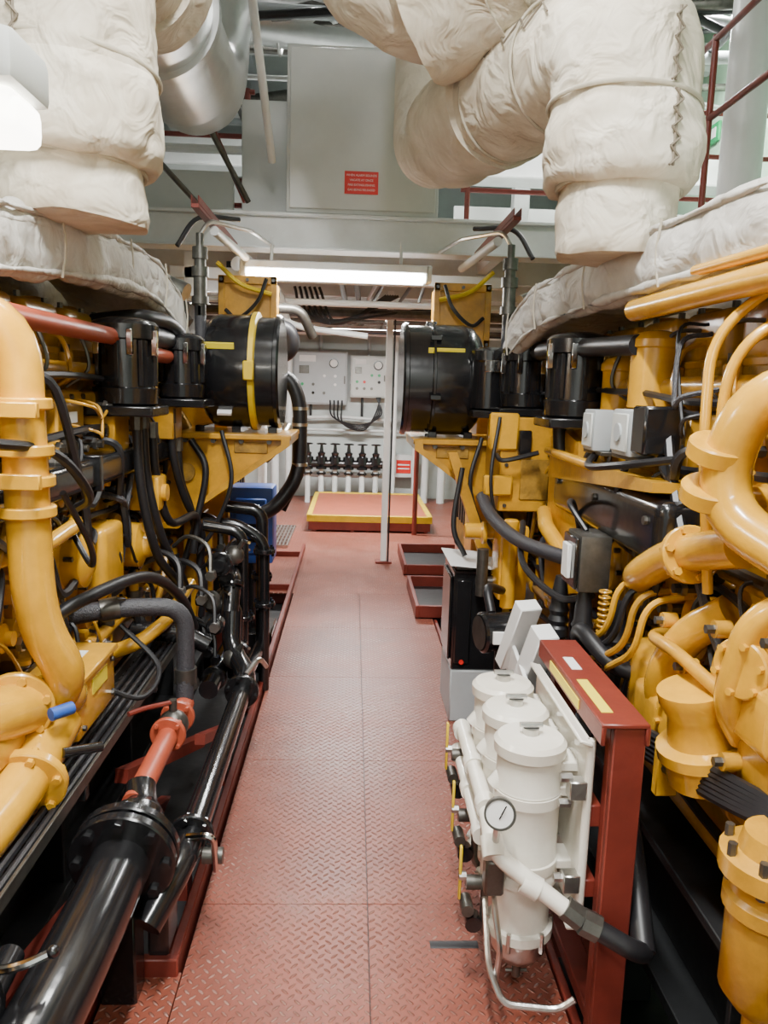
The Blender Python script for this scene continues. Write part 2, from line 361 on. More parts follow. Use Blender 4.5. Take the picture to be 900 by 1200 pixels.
# left engine
b=engine(-1,3)
b.box(.92,1.03,1.2,4.15,1.31,1.42,BLK,.03,seg=3)
for y in (1.6,2.2,2.8,3.4,4.0):b.box(.905,1.05,y,y+.03,1.30,1.43,BLK,.004)
b.tube([(1.3,1.88,1.87),(.85,2.02,1.87),(.845,2.03,1.05),(.77,2.1,.86),(.93,2.15,.7)],.056,YEL2,f=.16,seg=20)
for z in (1.62,1.50,1.42,1.34):b.cyl((.848,2.025,z),(.848,2.025,z+.03),.073,YEL2,seg=24,bev=.004)
for z in (1.60,1.42):b.box(.78,.92,1.94,1.96,z,z+.04,YEL2,.003)
b.tube([(1.1,1.6,.86),(.93,1.9,.83),(.83,2.25,.76),(1.0,2.4,.7)],.075,YEL2,f=.15,seg=20)
b.tube([(.9,1.45,.58),(.86,1.9,.62),(.84,2.15,.72)],.07,YEL2,f=.15,seg=20)
b.tube([(1.0,1.3,.72),(.97,1.75,.74),(.95,2.0,.74)],.085,YEL,f=.1,seg=20)
b.flange((.85,1.95,.63),(0.1,1,.25),.105,.03,YEL2,6);b.flange((.90,2.02,.81),(.3,1,0),.10,.025,YEL2,6)
b.cyl((.8,2.0,.80),(.76,2.05,.80),.018,BLU,seg=10);b.tube([(.78,2.02,.68),(.70,2.1,.66)],.014,BLK)
b.box(.80,.97,2.2,2.56,.62,.80,YEL2,.012,seg=2);b.box(.79,.98,2.19,2.57,.79,.81,YEL2,.004)
b.box(.797,.80,2.33,2.47,.72,.77,LAB,0);b.box(.86,.92,2.35,2.48,.81,.812,WLB,0)
for y in (2.24,2.52):
    for z in (.65,.77):b.cyl((.79,y,z),(.80,y,z),.009,DST,seg=6)
b.lathe((1.06,2.72,1.06),(-1,0,0),[(0,.13),(.05,.13),(.06,.10),(.12,.095),(.14,.05)],YEL2,28)
b.bolts((.98,2.72,1.06),(-1,0,0),.11,6,.01,.03,DST)
b.lathe((1.03,3.4,.98),(-1,0,0),[(0,.1),(.1,.1),(.12,.06),(.15,.05)],YEL2,24)
b.box(.93,1.05,2.9,3.15,.86,1.14,YEL2,.03,seg=3);b.box(.95,1.05,3.6,3.9,1.05,1.25,YEL2,.03,seg=3)
b.tube([(.95,1.9,1.87),(.95,3.2,1.87)],.033,SAL,seg=16)
b.tube([(.93,3.35,1.82),(.90,3.8,1.82)],.033,SAL,seg=16)
b.tube([(1.15,3.5,1.95),(.95,3.5,1.98),(.88,3.75,1.98),(.86,3.9,1.93)],.035,RUB,f=.08,seg=14)
for y,z0,z1,yy2,zz in ((3.25,1.55,.95,3.6,.72),(3.35,1.55,1.0,3.7,.70),(3.5,1.5,1.05,3.95,1.02),(3.85,1.55,1.1,4.1,.9),(4.0,1.4,1.0,4.15,.62)):
    b.tube([(.9,y,z0),(.89,y+.02,(z0+z1)/2),(.85,y+.1,z1),(.80,yy2,zz),(.82,yy2+.02,zz-.2)],.02,RUB,smooth=True,seg=10)
    b.cyl((.9,y,z0-.05),(.9,y,z0+.02),.028,DST,seg=8)
b.tube([(1.0,2.7,.86),(.85,2.75,.88),(.62,2.85,.86),(.62,2.84,.62),(.62,2.82,.5)],.034,GRH,f=.1,seg=14)
b.cyl((.62,2.84,.56),(.62,2.84,.62),.042,DST,seg=12);b.cyl((.90,2.73,.873),(.84,2.755,.88),.042,DST,seg=12)
b.tube([(1.0,2.4,.9),(.88,2.5,.98),(.78,2.9,.96),(.72,3.2,.80),(.7,3.4,.60)],.022,RUB,smooth=True,seg=10)
b.tube([(.85,1.8,1.55),(.80,2.1,1.5),(.78,2.3,1.36),(.86,2.4,1.3)],.014,RUB,smooth=True,seg=8)
b.tube([(.82,2.2,1.38),(.80,2.35,1.2),(.85,2.5,1.1),(.95,2.6,1.2)],.01,RUB,smooth=True,seg=8)
b.tube([(.84,2.5,.68),(.72,2.6,.60),(.70,2.75,.66),(.85,2.8,.8)],.01,RUB,smooth=True,seg=8)
b.tube([(1.0,3.0,.60),(.84,3.0,.66),(.80,3.3,.66),(.80,3.8,.70)],.03,YEL2,f=.08,seg=12)
b.tube([(1.0,2.0,1.2),(.92,2.3,1.2),(.92,2.6,1.22),(1.0,2.7,1.22)],.025,YEL2,f=.06,seg=12)
b.box(.86,1.0,3.45,3.6,1.12,1.28,YEL2,.02,seg=2);b.cyl((.84,3.52,1.2),(.87,3.52,1.2),.04,YEL2,seg=16)
b.done()
# right engine
b=engine(1,11)
b.box(.89,1.03,2.15,3.35,1.20,1.40,BLK,.05,seg=4)
for y in (2.25,2.75,3.25):b.cyl((.88,y,1.33),(.90,y,1.33),.014,DST,seg=8)
b.tube([(1.25,1.55,1.72),(.88,1.68,1.74),(.85,1.76,1.44),(.98,1.45,1.33)],.056,YEL2,f=.15,seg=22)
b.cyl((.845,1.745,1.50),(.848,1.76,1.46),.074,YEL2,seg=26,bev=.004);b.cyl((.85,1.735,1.60),(.85,1.75,1.56),.074,YEL2,seg=26,bev=.004)
b.tube([(.92,1.72,1.36),(.92,2.1,1.26),(.90,2.35,1.12),(1.05,2.5,1.1)],.052,YEL2,f=.12,seg=18)
b.flange((.92,2.0,1.28),(0,1,-.3),.08,.025,YEL2,6)
b.tube([(.93,2.6,1.98),(.95,1.85,1.98),(.95,1.2,1.96)],.036,YEL2,f=.08,seg=16)
b.tube([(.95,2.2,2.05),(.97,1.2,2.03)],.016,YEL2,seg=10)
b.tube([(1.05,1.9,2.0),(.90,1.95,1.86),(.88,1.9,1.6),(.93,1.9,1.2)],.014,YEL2,f=.1,seg=10)
b.tube([(1.05,1.8,1.92),(.90,1.83,1.82),(.89,1.85,1.6),(1.0,1.85,1.5)],.014,YEL2,f=.1,seg=10)
b.lathe((.98,1.6,1.66),(-.5,-.9,0),[(0,.07),(.09,.07),(.09,.085),(.11,.085),(.11,.045),(.05,.04)],YEL2,24)
for (x,y,r,z0,z1) in ((1.03,2.65,.08,1.66,1.92),(1.05,3.05,.065,1.6,1.85),(1.03,3.45,.06,1.6,1.84)):
    b.lathe((x,y,z0),(0,0,1),[(0,r),(z1-z0-.06,r),(z1-z0-.055,r*1.12),(z1-z0-.03,r*1.12),(z1-z0-.01,r*.9),(z1-z0,r*.5)],YEL2,24)
    b.cyl((x,y,z0-.15),(x,y,z0),r*.7,YEL,seg=18);b.cyl((x,y,z0-.04),(x,y,z0-.01),r*1.15,YEL2,seg=24)
b.tube([(.84,3.5,1.88),(.9,3.3,1.89),(.96,2.62,1.87)],.036,RUB,f=.1,seg=14)
b.tube([(.9,3.35,1.86),(.9,3.33,1.5),(.93,3.3,1.3)],.03,RUB,f=.1,seg=12)
for (y,zc,s) in ((2.5,1.58,.085),(2.85,1.57,.065)):
    b.box(.88,.97,y-s,y+s,zc-.075,zc+.075,GRY,.008,seg=2);b.box(.872,.88,y-s+.012,y+s-.012,zc-.062,zc+.062,LGR,.004)
    b.cyl((.865,y,zc),(.875,y,zc),.03,GRY,seg=18);b.box(.9,1.0,y-s-.04,y+s+.05,zc-.09,zc-.075,DST,.002)
    b.tube([(.92,y,zc-.08),(.90,y+.05,zc-.2),(.98,y+.15,zc-.3)],.012,RUB,smooth=True,seg=8)
b.box(.88,1.0,2.3,2.41,1.52,1.67,BLK,.008)
b.box(.72,.76,3.72,4.12,1.12,1.58,YEL,.006);b.box(.72,1.0,3.70,3.74,1.12,1.58,YEL,.006)
b.box(.66,.80,3.68,3.74,1.42,1.60,YEL2,.01);b.box(.64,.78,3.66,3.72,1.20,1.30,YEL2,.01)
b.box(.82,.96,3.69,3.70,1.18,1.38,DYEL,.004);b.box(.80,.86,3.66,3.70,1.40,1.52,BLK,.006)
for z in (1.15,1.35,1.55):
    for x in (.75,.96):b.cyl((x,3.69,z),(x,3.70,z),.01,DST,seg=6)
b.tube([(.69,3.66,1.40),(.72,3.6,1.38),(.88,3.6,1.42)],.012,RUB,smooth=True,seg=8)
b.tube([(.70,3.66,1.58),(.66,3.6,1.3),(.70,3.6,1.1),(.80,3.5,.95)],.009,RUB,smooth=True,seg=8)
b.cyl((.56,3.7,1.02),(.80,3.7,1.02),.04,YEL2,seg=18,bev=.006)
b.cyl((.64,3.66,1.02),(.66,3.66,1.02),.055,YEL2,seg=18,bev=.004)
b.box(.70,.84,3.5,3.7,.72,1.08,YEL2,.02,seg=2)
b.cyl((.74,3.46,.7),(.74,3.46,1.12),.035,YEL2,seg=16,bev=.006)
b.cyl((.64,3.6,.72),(.64,3.6,.95),.028,DST,seg=14);b.cyl((.62,3.65,.78),(.70,3.65,.78),.022,DST,seg=10)
b.prism([(.50,1.38),(.55,1.38),(.80,.72),(.74,.70)],'Y',4.0,4.06,YEL)
b.tube([(.58,4.0,1.3),(.54,3.95,1.0),(.60,3.9,.85)],.014,RUB,smooth=True,seg=8)
b.tube([(.64,3.7,1.19),(.66,3.5,1.12),(.73,3.2,1.07),(.85,2.85,1.07)],.03,GRH,smooth=True,seg=14)
b.prism([(3.0,.9),(3.5,.75),(3.55,1.5),(3.35,1.55),(3.1,1.5)],'X',.92,1.0,YEL)
b.prism([(2.2,1.45),(3.3,1.45),(3.4,1.38),(3.4,1.33),(2.2,1.42)],'X',.88,1.0,YEL)
b.tube([(.9,3.5,1.44),(.86,3.2,1.45),(.88,2.8,1.44)],.02,YEL2,seg=10);b.tube([(.9,3.5,1.15),(.86,3.3,1.12),(.92,3.1,1.0)],.035,YEL2,seg=14)
b.box(.79,.90,2.55,2.72,1.02,1.22,DST,.01,seg=2);b.box(.775,.79,2.56,2.71,1.03,1.21,BLK,.004)
b.box(.76,.775,2.60,2.67,1.06,1.18,WLB,.002)
for (x,y) in ((.83,2.6),(.90,2.45),(.80,2.8)):
    b.lathe((x,y,.72),(0,0,1),[(0,.025),(.06,.03),(.07,.04),(.1,.04),(.11,.032),(.13,.04),(.15,.032),(.17,.04),(.19,.032),(.24,.03),(.3,.02)],RUB,16)
for k in range(4):
    yk=2.05+k*.08
    b.tube([(.98,yk+.1,1.12),(.87,yk+.1,1.10),(.86,yk+.12,.94),(.83,yk+.3,.82),(.95,yk+.5,.75)],.011,(YEL2,YEL,RUB,YEL2)[k],f=.08,seg=8)
for k in range(8):b.hoop((.87,2.5,.90+k*.02),(0,0,1),.018,.005,YEL,10)
b.lathe((.93,1.80,.74),(-.25,0,1),[(0,.10),(.06,.10),(.07,.115),(.10,.115),(.11,.085),(.18,.075),(.22,.09),(.25,.09)],YEL2,26)
b.box(.90,1.1,1.95,2.35,.62,.95,YEL2,.06,seg=3);b.box(.87,.95,2.0,2.2,.70,.86,YEL,.03,seg=3)
b.box(.92,1.1,1.35,1.7,.78,1.2,YEL,.07,seg=3);b.box(.90,1.0,1.5,1.8,.92,1.08,YEL2,.03,seg=3)
b.tube([(1.0,1.9,1.15),(.92,2.0,1.05),(.90,2.1,.85),(1.0,2.1,.7)],.05,YEL2,f=.12,seg=18)
b.tube([(1.0,1.55,1.28),(.90,1.62,1.22),(.88,1.66,1.0),(.95,1.7,.9)],.035,YEL2,f=.08,seg=14)
b.tube([(1.0,2.2,1.0),(.87,2.1,1.02),(.86,1.9,1.04),(.90,1.7,1.0)],.018,YEL,f=.06,seg=10)
b.lathe((.90,1.42,.42),(0,0,1),[(0,.06),(.04,.09),(.22,.09),(.23,.1),(.26,.1),(.27,.09),(.31,.09),(.31,.115),(.35,.115),(.36,.08),(.4,.07)],YEL,26)
b.bolts((.90,1.42,.72),(0,0,1),.1,8,.01,.08,DST)
b.cyl((.9,1.42,.30),(.9,1.42,.43),.035,YEL,seg=16)
b.flange((.90,1.95,.82),(-1,-.3,0),.07,.025,YEL2,6,.009)
b.flange((.89,1.62,1.1),(-1,-.5,0),.07,.025,YEL2,6,.009)
for (y,z) in ((1.5,1.2),(1.75,1.15),(2.05,1.08),(1.4,.98),(2.25,.72),(1.65,.86),(1.9,1.0)):b.cyl((.86,y,z),(.92,y,z),.012,DST,seg=6);b.cyl((.88,y,z),(.92,y,z),.022,YEL,seg=10)
b.tube([(1.0,2.3,.80),(.86,2.35,.84),(.80,2.5,.90),(.84,2.62,.82),(1.0,2.7,.8)],.028,RUB,smooth=True,seg=12)
b.tube([(.98,1.2,.55),(.9,1.35,.52)],.05,YEL,seg=16)
for k in range(6):
    o=k*.014
    b.tube([(.84+o*.3,2.4,.55+o),(.85,2.1,.67+o),(.87,1.8,.73+o),(.90+o*.4,1.5,.80+o*.6),(.99,1.3,.86)],.013,RUB,smooth=True,seg=7)
b.box(.84,.90,1.9,1.93,.63,.79,YEL2,.003)
b.tube([(.95,2.9,1.5),(.84,2.7,1.45),(.85,2.4,1.48),(.95,2.2,1.52)],.013,RUB,smooth=True,seg=8)
b.tube([(.86,2.6,1.0),(.78,2.75,.95),(.72,3.1,1.0),(.78,3.4,1.12)],.014,RUB,smooth=True,seg=8)
b.tube([(.84,2.66,1.22),(.80,2.75,1.3),(.86,2.9,1.28),(.92,3.0,1.15)],.010,RUB,smooth=True,seg=8)
b.done()
# ---------------------------------------------------------------- round air filters
def airfilter(sx,y,z,xf,xb):
    b=B('round_air_filter',sx);L=xb-xf
    b.lathe((xf,y,z),(1,0,0),[(0,.27),(0,.305),(.012,.315),(.03,.315),(.035,.30),(L*.36,.30),(L*.37,.325),(L*.40,.325),(L*.41,.31),(L*.8,.31),(L*.9,.30),(L,.25),(L+.05,.15)],BLK,64)
    b.lathe((xf+.012,y,z),(1,0,0),[(0,.01),(.0,.28)],MSH,64)
    for r in (.09,.18,.27):b.tube([(xf+.004,y+r*math.cos(a*math.pi/16),z+r*math.sin(a*math.pi/16)) for a in range(32)],.004,DST,f=0,seg=6,closed=True)
    for a in range(8):b.tube([(xf+.004,y,z),(xf+.004,y+.28*math.cos(a*math.pi/4),z+.28*math.sin(a*math.pi/4))],.004,DST,seg=6)
    if sx<0:
        b.lathe((xf+L*.30,y,z),(1,0,0),[(0,.316),(.006,.327),(.032,.327),(.038,.316)],HND,64)
        b.box(xf+L*.29,xf+L*.42,y-.36,y-.31,z-.05,z+.05,HND,.006);b.box(xf+L*.55,xf+L*.9,y-.30,y-.285,z+.11,z+.14,LAB,0,rot=(.38,0,0))
        b.box(xf+L*.6,xf+L*.78,y-.24,y-.225,z-.24,z-.20,WLB,0,rot=(-.85,0,0))
    else:
        for a in range(6):
            an=a*math.pi/3+.3
            c=V((xf+L*.4,y+.325*math.cos(an),z+.325*math.sin(an)));b.box(c.x-.03,c.x+.03,c.y-.014,c.y+.014,c.z-.014,c.z+.014,BLK,.004)
        b.box(xf+L*.3,xf+L*.75,y-.275,y-.262,z+.14,z+.165,LAB,0,rot=(.45,0,0))
    b.done()
airfilter(-1,4.42,1.77,.40,.82);airfilter(1,4.45,1.755,.265,.70)
b=B('breather_canister');b.lathe((.72,4.15,1.6),(0,0,1),[(0,.07),(.01,.09),(.25,.09),(.26,.1),(.31,.1),(.33,.06)],BLK,28)
b.box(.68,.76,4.04,4.06,1.8,1.86,CHR,.003);b.box(.63,.81,4.06,4.24,1.56,1.6,BLK,.004);b.done()
# ---------------------------------------------------------------- insulated exhausts
def lace(b,cx,cy,a0,z0,z1,R,n=10,w=.06):
    def pt(i):
        a=a0+(w if i%2 else -w);z=z0+(z1-z0)*i/n
        return (cx+R*math.cos(a),cy+R*math.sin(a),z)
    for k in range(n):b.tube([pt(k),pt(k+1)],.004,STR,seg=5)
    b.tube([(cx+R*.985*math.cos(a0),cy+R*.985*math.sin(a0),z0),(cx+R*.985*math.cos(a0),cy+R*.985*math.sin(a0),z1)],.005,STR,seg=5)
b=B('insulated_exhaust_pipe')
cx,cy=-.92,2.65
b.lathe((cx,cy,2.2),(0,0,1),[(0,.225),(.03,.235),(.16,.222),(.24,.22)],FAB,72,res=.02)
b.lathe((cx,cy,2.37),(0,0,1),[(0,.22),(.0,.265),(.03,.288),(.1,.295),(.2,.288),(.26,.27),(.27,.22)],FAB,72,res=.02)
b.tube([(cx,cy,2.58),(cx,cy,3.27),(cx,3.42,3.30)],lambda t:.270,FAB,f=.36,seg=72,res=.02)
b.tube([(cx,3.25,3.29),(cx,3.48,3.30)],.292,FAB,seg=72,res=.02)
b.wobble(.027,3.0,4)
b.lathe((cx,3.45,3.30),(0,1,0),[(0,.272),(.22,.272),(.22,.30),(.28,.30),(.28,.272),(.9,.272)],ALU,48)
b.tube([(cx,4.3,3.30),(cx,4.75,3.35),(cx,4.95,3.9),(cx,4.95,5.0)],.27,ALU,f=.4,seg=40)
for z,R in ((2.37,.228),(2.66,.278),(2.95,.276)):b.hoop((cx,cy,z),(.05,.02,1),R,.008,SEAM)
lace(b,cx,cy,-1.76,2.39,2.62,.306,8);lace(b,cx,cy,-1.76,2.66,2.95,.286,8)
b.done(60)
b=B('insulated_exhaust_pipe')
cx,cy=.88,2.72
b.lathe((cx,cy,2.16),(0,0,1),[(0,.20),(.03,.21),(.22,.198),(.26,.198)],FAB,72,res=.02)
b.lathe((cx,cy,2.38),(0,0,1),[(0,.2),(.0,.235),(.03,.26),(.1,.268),(.2,.26),(.25,.24),(.26,.2)],FAB,72,res=.02)
b.tube([(cx,cy,2.58),(cx,cy,2.88),(.50,3.95,2.95)],.24,FAB,f=.30,seg=72,res=.02)
b.tube([(.62,3.55,2.94),(.46,4.08,2.95)],lambda t:.27-.03*t,FAB,seg=72,res=.02)
b.wobble(.025,3.1,9)
b.tube([(.46,4.05,2.94),(.38,4.4,2.96),(.4,4.8,3.3),(.4,4.85,3.9)],.2,FAB,f=.25,seg=32,res=.05)
for z,R in ((2.38,.203),(2.64,.247)):b.hoop((cx,cy,z),(.05,.02,1),R,.008,SEAM)
dv=V((.50,3.95,2.95))-V((cx,cy,2.88))
for t in (.28,.62):b.hoop(V((cx,cy,2.88))+dv*t,dv,.245,.007,SEAM)
lace(b,cx,cy,-1.27,2.40,2.62,.279,8);lace(b,cx,cy,-1.27,2.65,2.86,.258,7)
for k in range(14):
    def pt(i):
        t=.1+i*.06;c=V((cx,cy,2.88))+dv*t;s=.10+(.03 if i%2 else -.03);h=math.sqrt(.254**2-s*s)
        return (c.x-h*.93,c.y-h*.3,c.z+s)
    b.tube([pt(k),pt(k+1)],.004,STR,seg=5)
b.done(60)
b=B('insulated_overhead_duct')
b.tube([(1.25,2.3,3.85),(.85,2.95,3.50),(.30,3.3,3.24),(.0,3.45,3.5),(-.15,3.6,4.2)],lambda t:.26+.04*math.sin(t*3.1),FAB,f=.35,seg=72,res=.03)
b.tube([(.48,3.20,3.32),(.22,3.34,3.23)],.322,FAB,seg=72,res=.03)
b.wobble(.034,2.8,2)
for t in (.2,.5,.8):b.hoop(V((.85,2.95,3.5)).lerp(V((.48,3.2,3.32)),t),(-.6,.4,-.3),.305,.007,SEAM)
b.tube([(-.75,3.6,3.72),(-.35,3.5,3.50),(-.15,3.5,3.6)],.10,FAB,f=.1,seg=24,res=.05)
b.tube([(-1.6,4.0,3.9),(-.6,3.9,3.75),(.0,3.8,3.9)],.10,ALU,f=.1,seg=24)
b.done(60)
for sx in (-1,1):
    b=B('insulation_blanket',sx)
    pth=[(1.5,1.35,1.94),(1.08,1.9,2.04),(1.0,2.6,2.12),(.98,3.3,2.17),(.96,3.8,2.15),(.93,4.1,2.02),(.93,4.2,1.86)] if sx<0 else [(1.5,1.3,2.12),(1.08,1.75,2.13),(.98,2.4,2.13),(.93,3.0,2.12),(.86,3.5,2.08),(.81,3.85,1.98),(.81,3.98,1.84)]
    b.tube(pth,.11,FAB2,smooth=True,seg=40,ry=.055,up=(0,0,1),res=.025)
    b.tube([(p[0]+.25,p[1],p[2]+(.05 if sx<0 else -.0)) for p in pth[:6]],.07,FAB2,smooth=True,seg=28,ry=.3,up=(0,0,1),res=.04)
    b.tube([(p[0]-.04,p[1]-.01,p[2]+.085) for p in pth],.011,FAB2,smooth=True,seg=8)
    b.tube([(p[0]-.04,p[1]-.01,p[2]-.085) for p in pth],.011,FAB2,smooth=True,seg=8)
    b.wobble(.022,5,sx)
    for p in pth[1:6]:b.tube([(p[0]-.06,p[1],p[2]+.1),(p[0]-.066,p[1]+.02,p[2]),(p[0]-.055,p[1],p[2]-.1)],.004,SEAM,seg=5)
    b.done(70)
# ---------------------------------------------------------------- left foreground piping
b=B('cooling_water_pipe')
b.tube([(-.72,.7,.0),(-.66,1.3,.30),(-.61,1.62,.38),(-.60,1.98,.41)],.082,BLK,f=.3,seg=28)
b.flange((-.60,1.94,.41),(0,1,.1),.145,.03,BLK,8,.016);b.flange((-.60,1.985,.413),(0,1,.1),.145,.03,BLK,8,.016)
b.tube([(-.60,2.0,.41),(-.60,2.12,.45),(-.62,2.2,.485)],lambda t:.08-.035*t,BLK,f=.02,seg=20)
b.tube([(-.62,2.12,.47),(-.62,2.82,.485)],.036,SAL,seg=18)
b.flange((-.62,2.55,.485),(0,1,0),.062,.02,SAL,4,.008);b.flange((-.62,2.70,.485),(0,1,0),.062,.02,SAL,4,.008)
b.sph((-.62,2.63,.485),.055,DST);b.cyl((-.62,2.63,.5),(-.62,2.63,.58),.014,DST)
b.tube([(-.62,2.63,.57),(-.70,2.55,.58),(-.74,2.5,.58)],.009,RED,f=.02,seg=8)
b.tube([(-.53,1.9,.24),(-.46,2.05,.34),(-.46,3.25,.37)],.042,BLK,f=.1,seg=20)
b.flange((-.46,2.16,.345),(0,1,0),.07,.02,BLK,6,.008);b.flange((-.46,3.22,.37),(0,1,0),.075,.025,BLK,6,.009)
b.tube([(-.46,2.1,.38),(-.38,2.08,.40),(-.38,2.12,.26)],.010,CHR,f=.04,seg=8);b.cyl((-.42,2.13,.30),(-.36,2.13,.30),.024,DST)
b.box(-.56,-.50,2.02,2.14,-.1,.30,BLK,.006);b.box(-.66,-.56,1.9,1.99,-.4,.30,BLK,.006)
b.tube([(-.46,3.25,.37),(-.46,3.4,.38),(-.56,3.55,.45),(-.56,3.6,.62)],.045,BLK,f=.1,seg=18)
b.done()
b=B('valve_assembly')
b.cyl((-.74,1.42,.40),(-.74,1.58,.42),.03,BLK,bev=.004);b.lathe((-.74,1.45,.36),(0,0,1),[(0,.035),(.05,.04),(.09,.03),(.14,.015)],BLK,16)
b.tube([(-.74,1.45,.48),(-.66,1.44,.50),(-.60,1.46,.52)],.010,CHR,seg=8);b.tube([(-.78,1.4,.3),(-.8,1.3,.1),(-.8,1.2,-.5)],.03,DST,f=.05)
b.sph((-.60,1.46,.52),.014,BLK);b.done()
b=B('pipe_manifold')
def L(pts,r,m=BLK,f=.07,seg=14):b.tube(pts,r,m,f=f,seg=seg)
L([(-.47,4.15,0.0),(-.47,4.15,.86),(-.62,4.15,.95),(-.8,4.15,.95)],.03)
L([(-.50,4.3,.05),(-.50,4.3,1.0),(-.7,4.3,1.02)],.035)
L([(-.58,3.6,.55),(-.58,3.75,.75),(-.62,3.9,.75)],.045)
L([(-.56,3.7,.25),(-.56,3.7,.62),(-.75,3.75,.64)],.04)
L([(-.62,3.55,.85),(-.62,4.1,.85)],.03);L([(-.55,3.9,.15),(-.55,3.9,.95),(-.75,3.9,.98)],.028)
L([(-.64,3.4,.30),(-.64,4.0,.30)],.045);L([(-.50,3.45,.30),(-.50,4.3,.22)],.035)
L([(-.62,3.3,.55),(-.72,3.3,.60),(-.95,3.3,.62)],.04)
for c,d in (((-.58,3.72,.72),(0,.6,1)),((-.47,4.15,.5),(0,0,1)),((-.50,4.3,.62),(0,0,1)),((-.55,3.9,.5),(0,0,1)),((-.62,3.6,.85),(0,1,0)),((-.64,3.55,.3),(0,1,0)),((-.56,3.7,.42),(0,0,1)),((-.47,4.15,.8),(0,0,1))):
    b.flange(c,d,.06,.025,BLK,6,.008)
for c in ((-.58,3.8,.85),(-.66,3.7,.62),(-.54,3.5,.42),(-.62,4.1,.75)):
    b.sph(c,.05,DST);b.cyl((c[0],c[1],c[2]),(c[0]+.05,c[1]-.02,c[2]+.08),.012,DST);b.tube([(c[0]+.05,c[1]-.02,c[2]+.08),(c[0]+.09,c[1]-.12,c[2]+.09)],.008,CHR,seg=6)
for k in range(6):
    y=3.35+k*.16;b.cyl((-.60-.05*(k%2),y,.62+.07*(k%3)),(-.60-.05*(k%2),y+.06,.62+.07*(k%3)),.04,(DST if k%2 else BLK),bev=.005)
b.tube([(-.45,3.3,.42),(-.40,3.35,.48),(-.38,3.45,.40)],.012,STL,seg=8)
b.tube([(-.50,4.45,1.28),(-.44,4.55,1.34),(-.40,4.75,1.45)],.03,STL,seg=14)
rq=random.Random(21)
for k in range(10):
    y=rq.uniform(3.3,4.3);x=-rq.uniform(.52,.75);z=rq.uniform(.3,.95)
    b.tube([(x,y,z),(x-.02,y+.05,z+.12),(x-.12,y+.1,z+.16),(x-.2,y+.15,z+.1)],rq.choice((.010,.014,.02)),rq.choice((RUB,DST,RUB)),smooth=True,seg=7)
    b.cyl((x,y-.02,z),(x,y+.03,z),.024,rq.choice((DST,STL,BLK)),seg=6)
b.done()
b=B('coolant_hose');b.tube([(-.62,4.85,1.70),(-.42,4.85,1.78),(-.33,4.85,1.62),(-.33,4.85,1.15),(-.46,4.8,.95),(-.56,4.75,.9)],.045,RUB,f=.13,seg=18)
for z in (1.55,1.45,1.2):b.cyl((-.33,4.85,z),(-.33,4.85,z+.02),.05,STL)
b.tube([(-.36,5.0,1.5),(-.36,5.0,1.1),(-.45,4.95,.9)],.03,RUB,f=.1)
b.done()
b=B('blue_pump_unit');b.box(-.78,-.50,4.9,5.15,.55,1.05,BLU,.02,seg=2);b.box(-.74,-.54,4.87,4.9,.62,.98,BLU,.008)
for z in (.7,.8,.9):b.box(-.72,-.56,4.855,4.87,z,z+.02,BLK,.002)
b.cyl((-.64,5.0,.1),(-.64,5.0,.55),.09,BLK);b.box(-.8,-.5,4.85,5.2,-.02,.1,BLK,.01);b.done()
b=B('cable_tray')
b.box(-.76,-.75,.9,3.5,.53,.57,DST,.002);b.box(-.91,-.90,.9,3.5,.53,.57,DST,.002)
for k in range(52):b.box(-.90,-.76,.92+k*.05,.945+k*.05,.53,.537,DST,0)
for k in range(4):b.tube([(-.87+k*.03,.9,.55),(-.87+k*.03,3.4,.55)],.011,RUB,seg=8)
for y in (1.3,2.1,2.9):b.box(-.95,-.75,y,y+.03,.49,.53,DRK,.002)
b.done()
# ---------------------------------------------------------------- right foreground: fuel filter stand
b=B('fuel_filter_stand')
b.box(.655,.735,1.74,1.765,-.3,.90,RED,.003);b.box(.655,.67,1.765,1.80,-.3,.90,RED,.003);b.box(.72,.735,1.765,1.80,-.3,.90,RED,.003)
b.box(.66,.735,2.30,2.36,-.02,.90,RED,.004)
b.box(.62,.74,1.73,2.37,.90,.912,RED,.003);b.box(.62,.632,1.73,2.37,.855,.905,RED,.003);b.box(.73,.742,1.73,2.37,.855,.905,RED,.003)
b.box(.66,.73,1.78,2.32,.03,.07,RED,.004)
b.box(.617,.62,1.92,2.22,.868,.895,LAB,0);b.box(.64,.67,1.8,2.02,.912,.9135,LAB,0);b.box(.65,.68,2.1,2.2,.912,.9135,WLB,0)
b.box(.61,.62,1.80,2.34,.33,.84,CRM,.003);b.tube([(.62,1.80,.84),(.62,1.80,.60),(.62,1.80,.36)],.012,CRM,f=.02)
b.box(.62,.66,1.80,2.34,.60,.66,RED,.003);b.box(.62,.66,1.80,2.34,.40,.45,RED,.003)
b.box(.585,.62,1.78,2.34,.832,.842,CRM,.003,rot=(0,.3,0));b.box(.585,.62,1.78,2.34,.32,.33,CRM,.003)
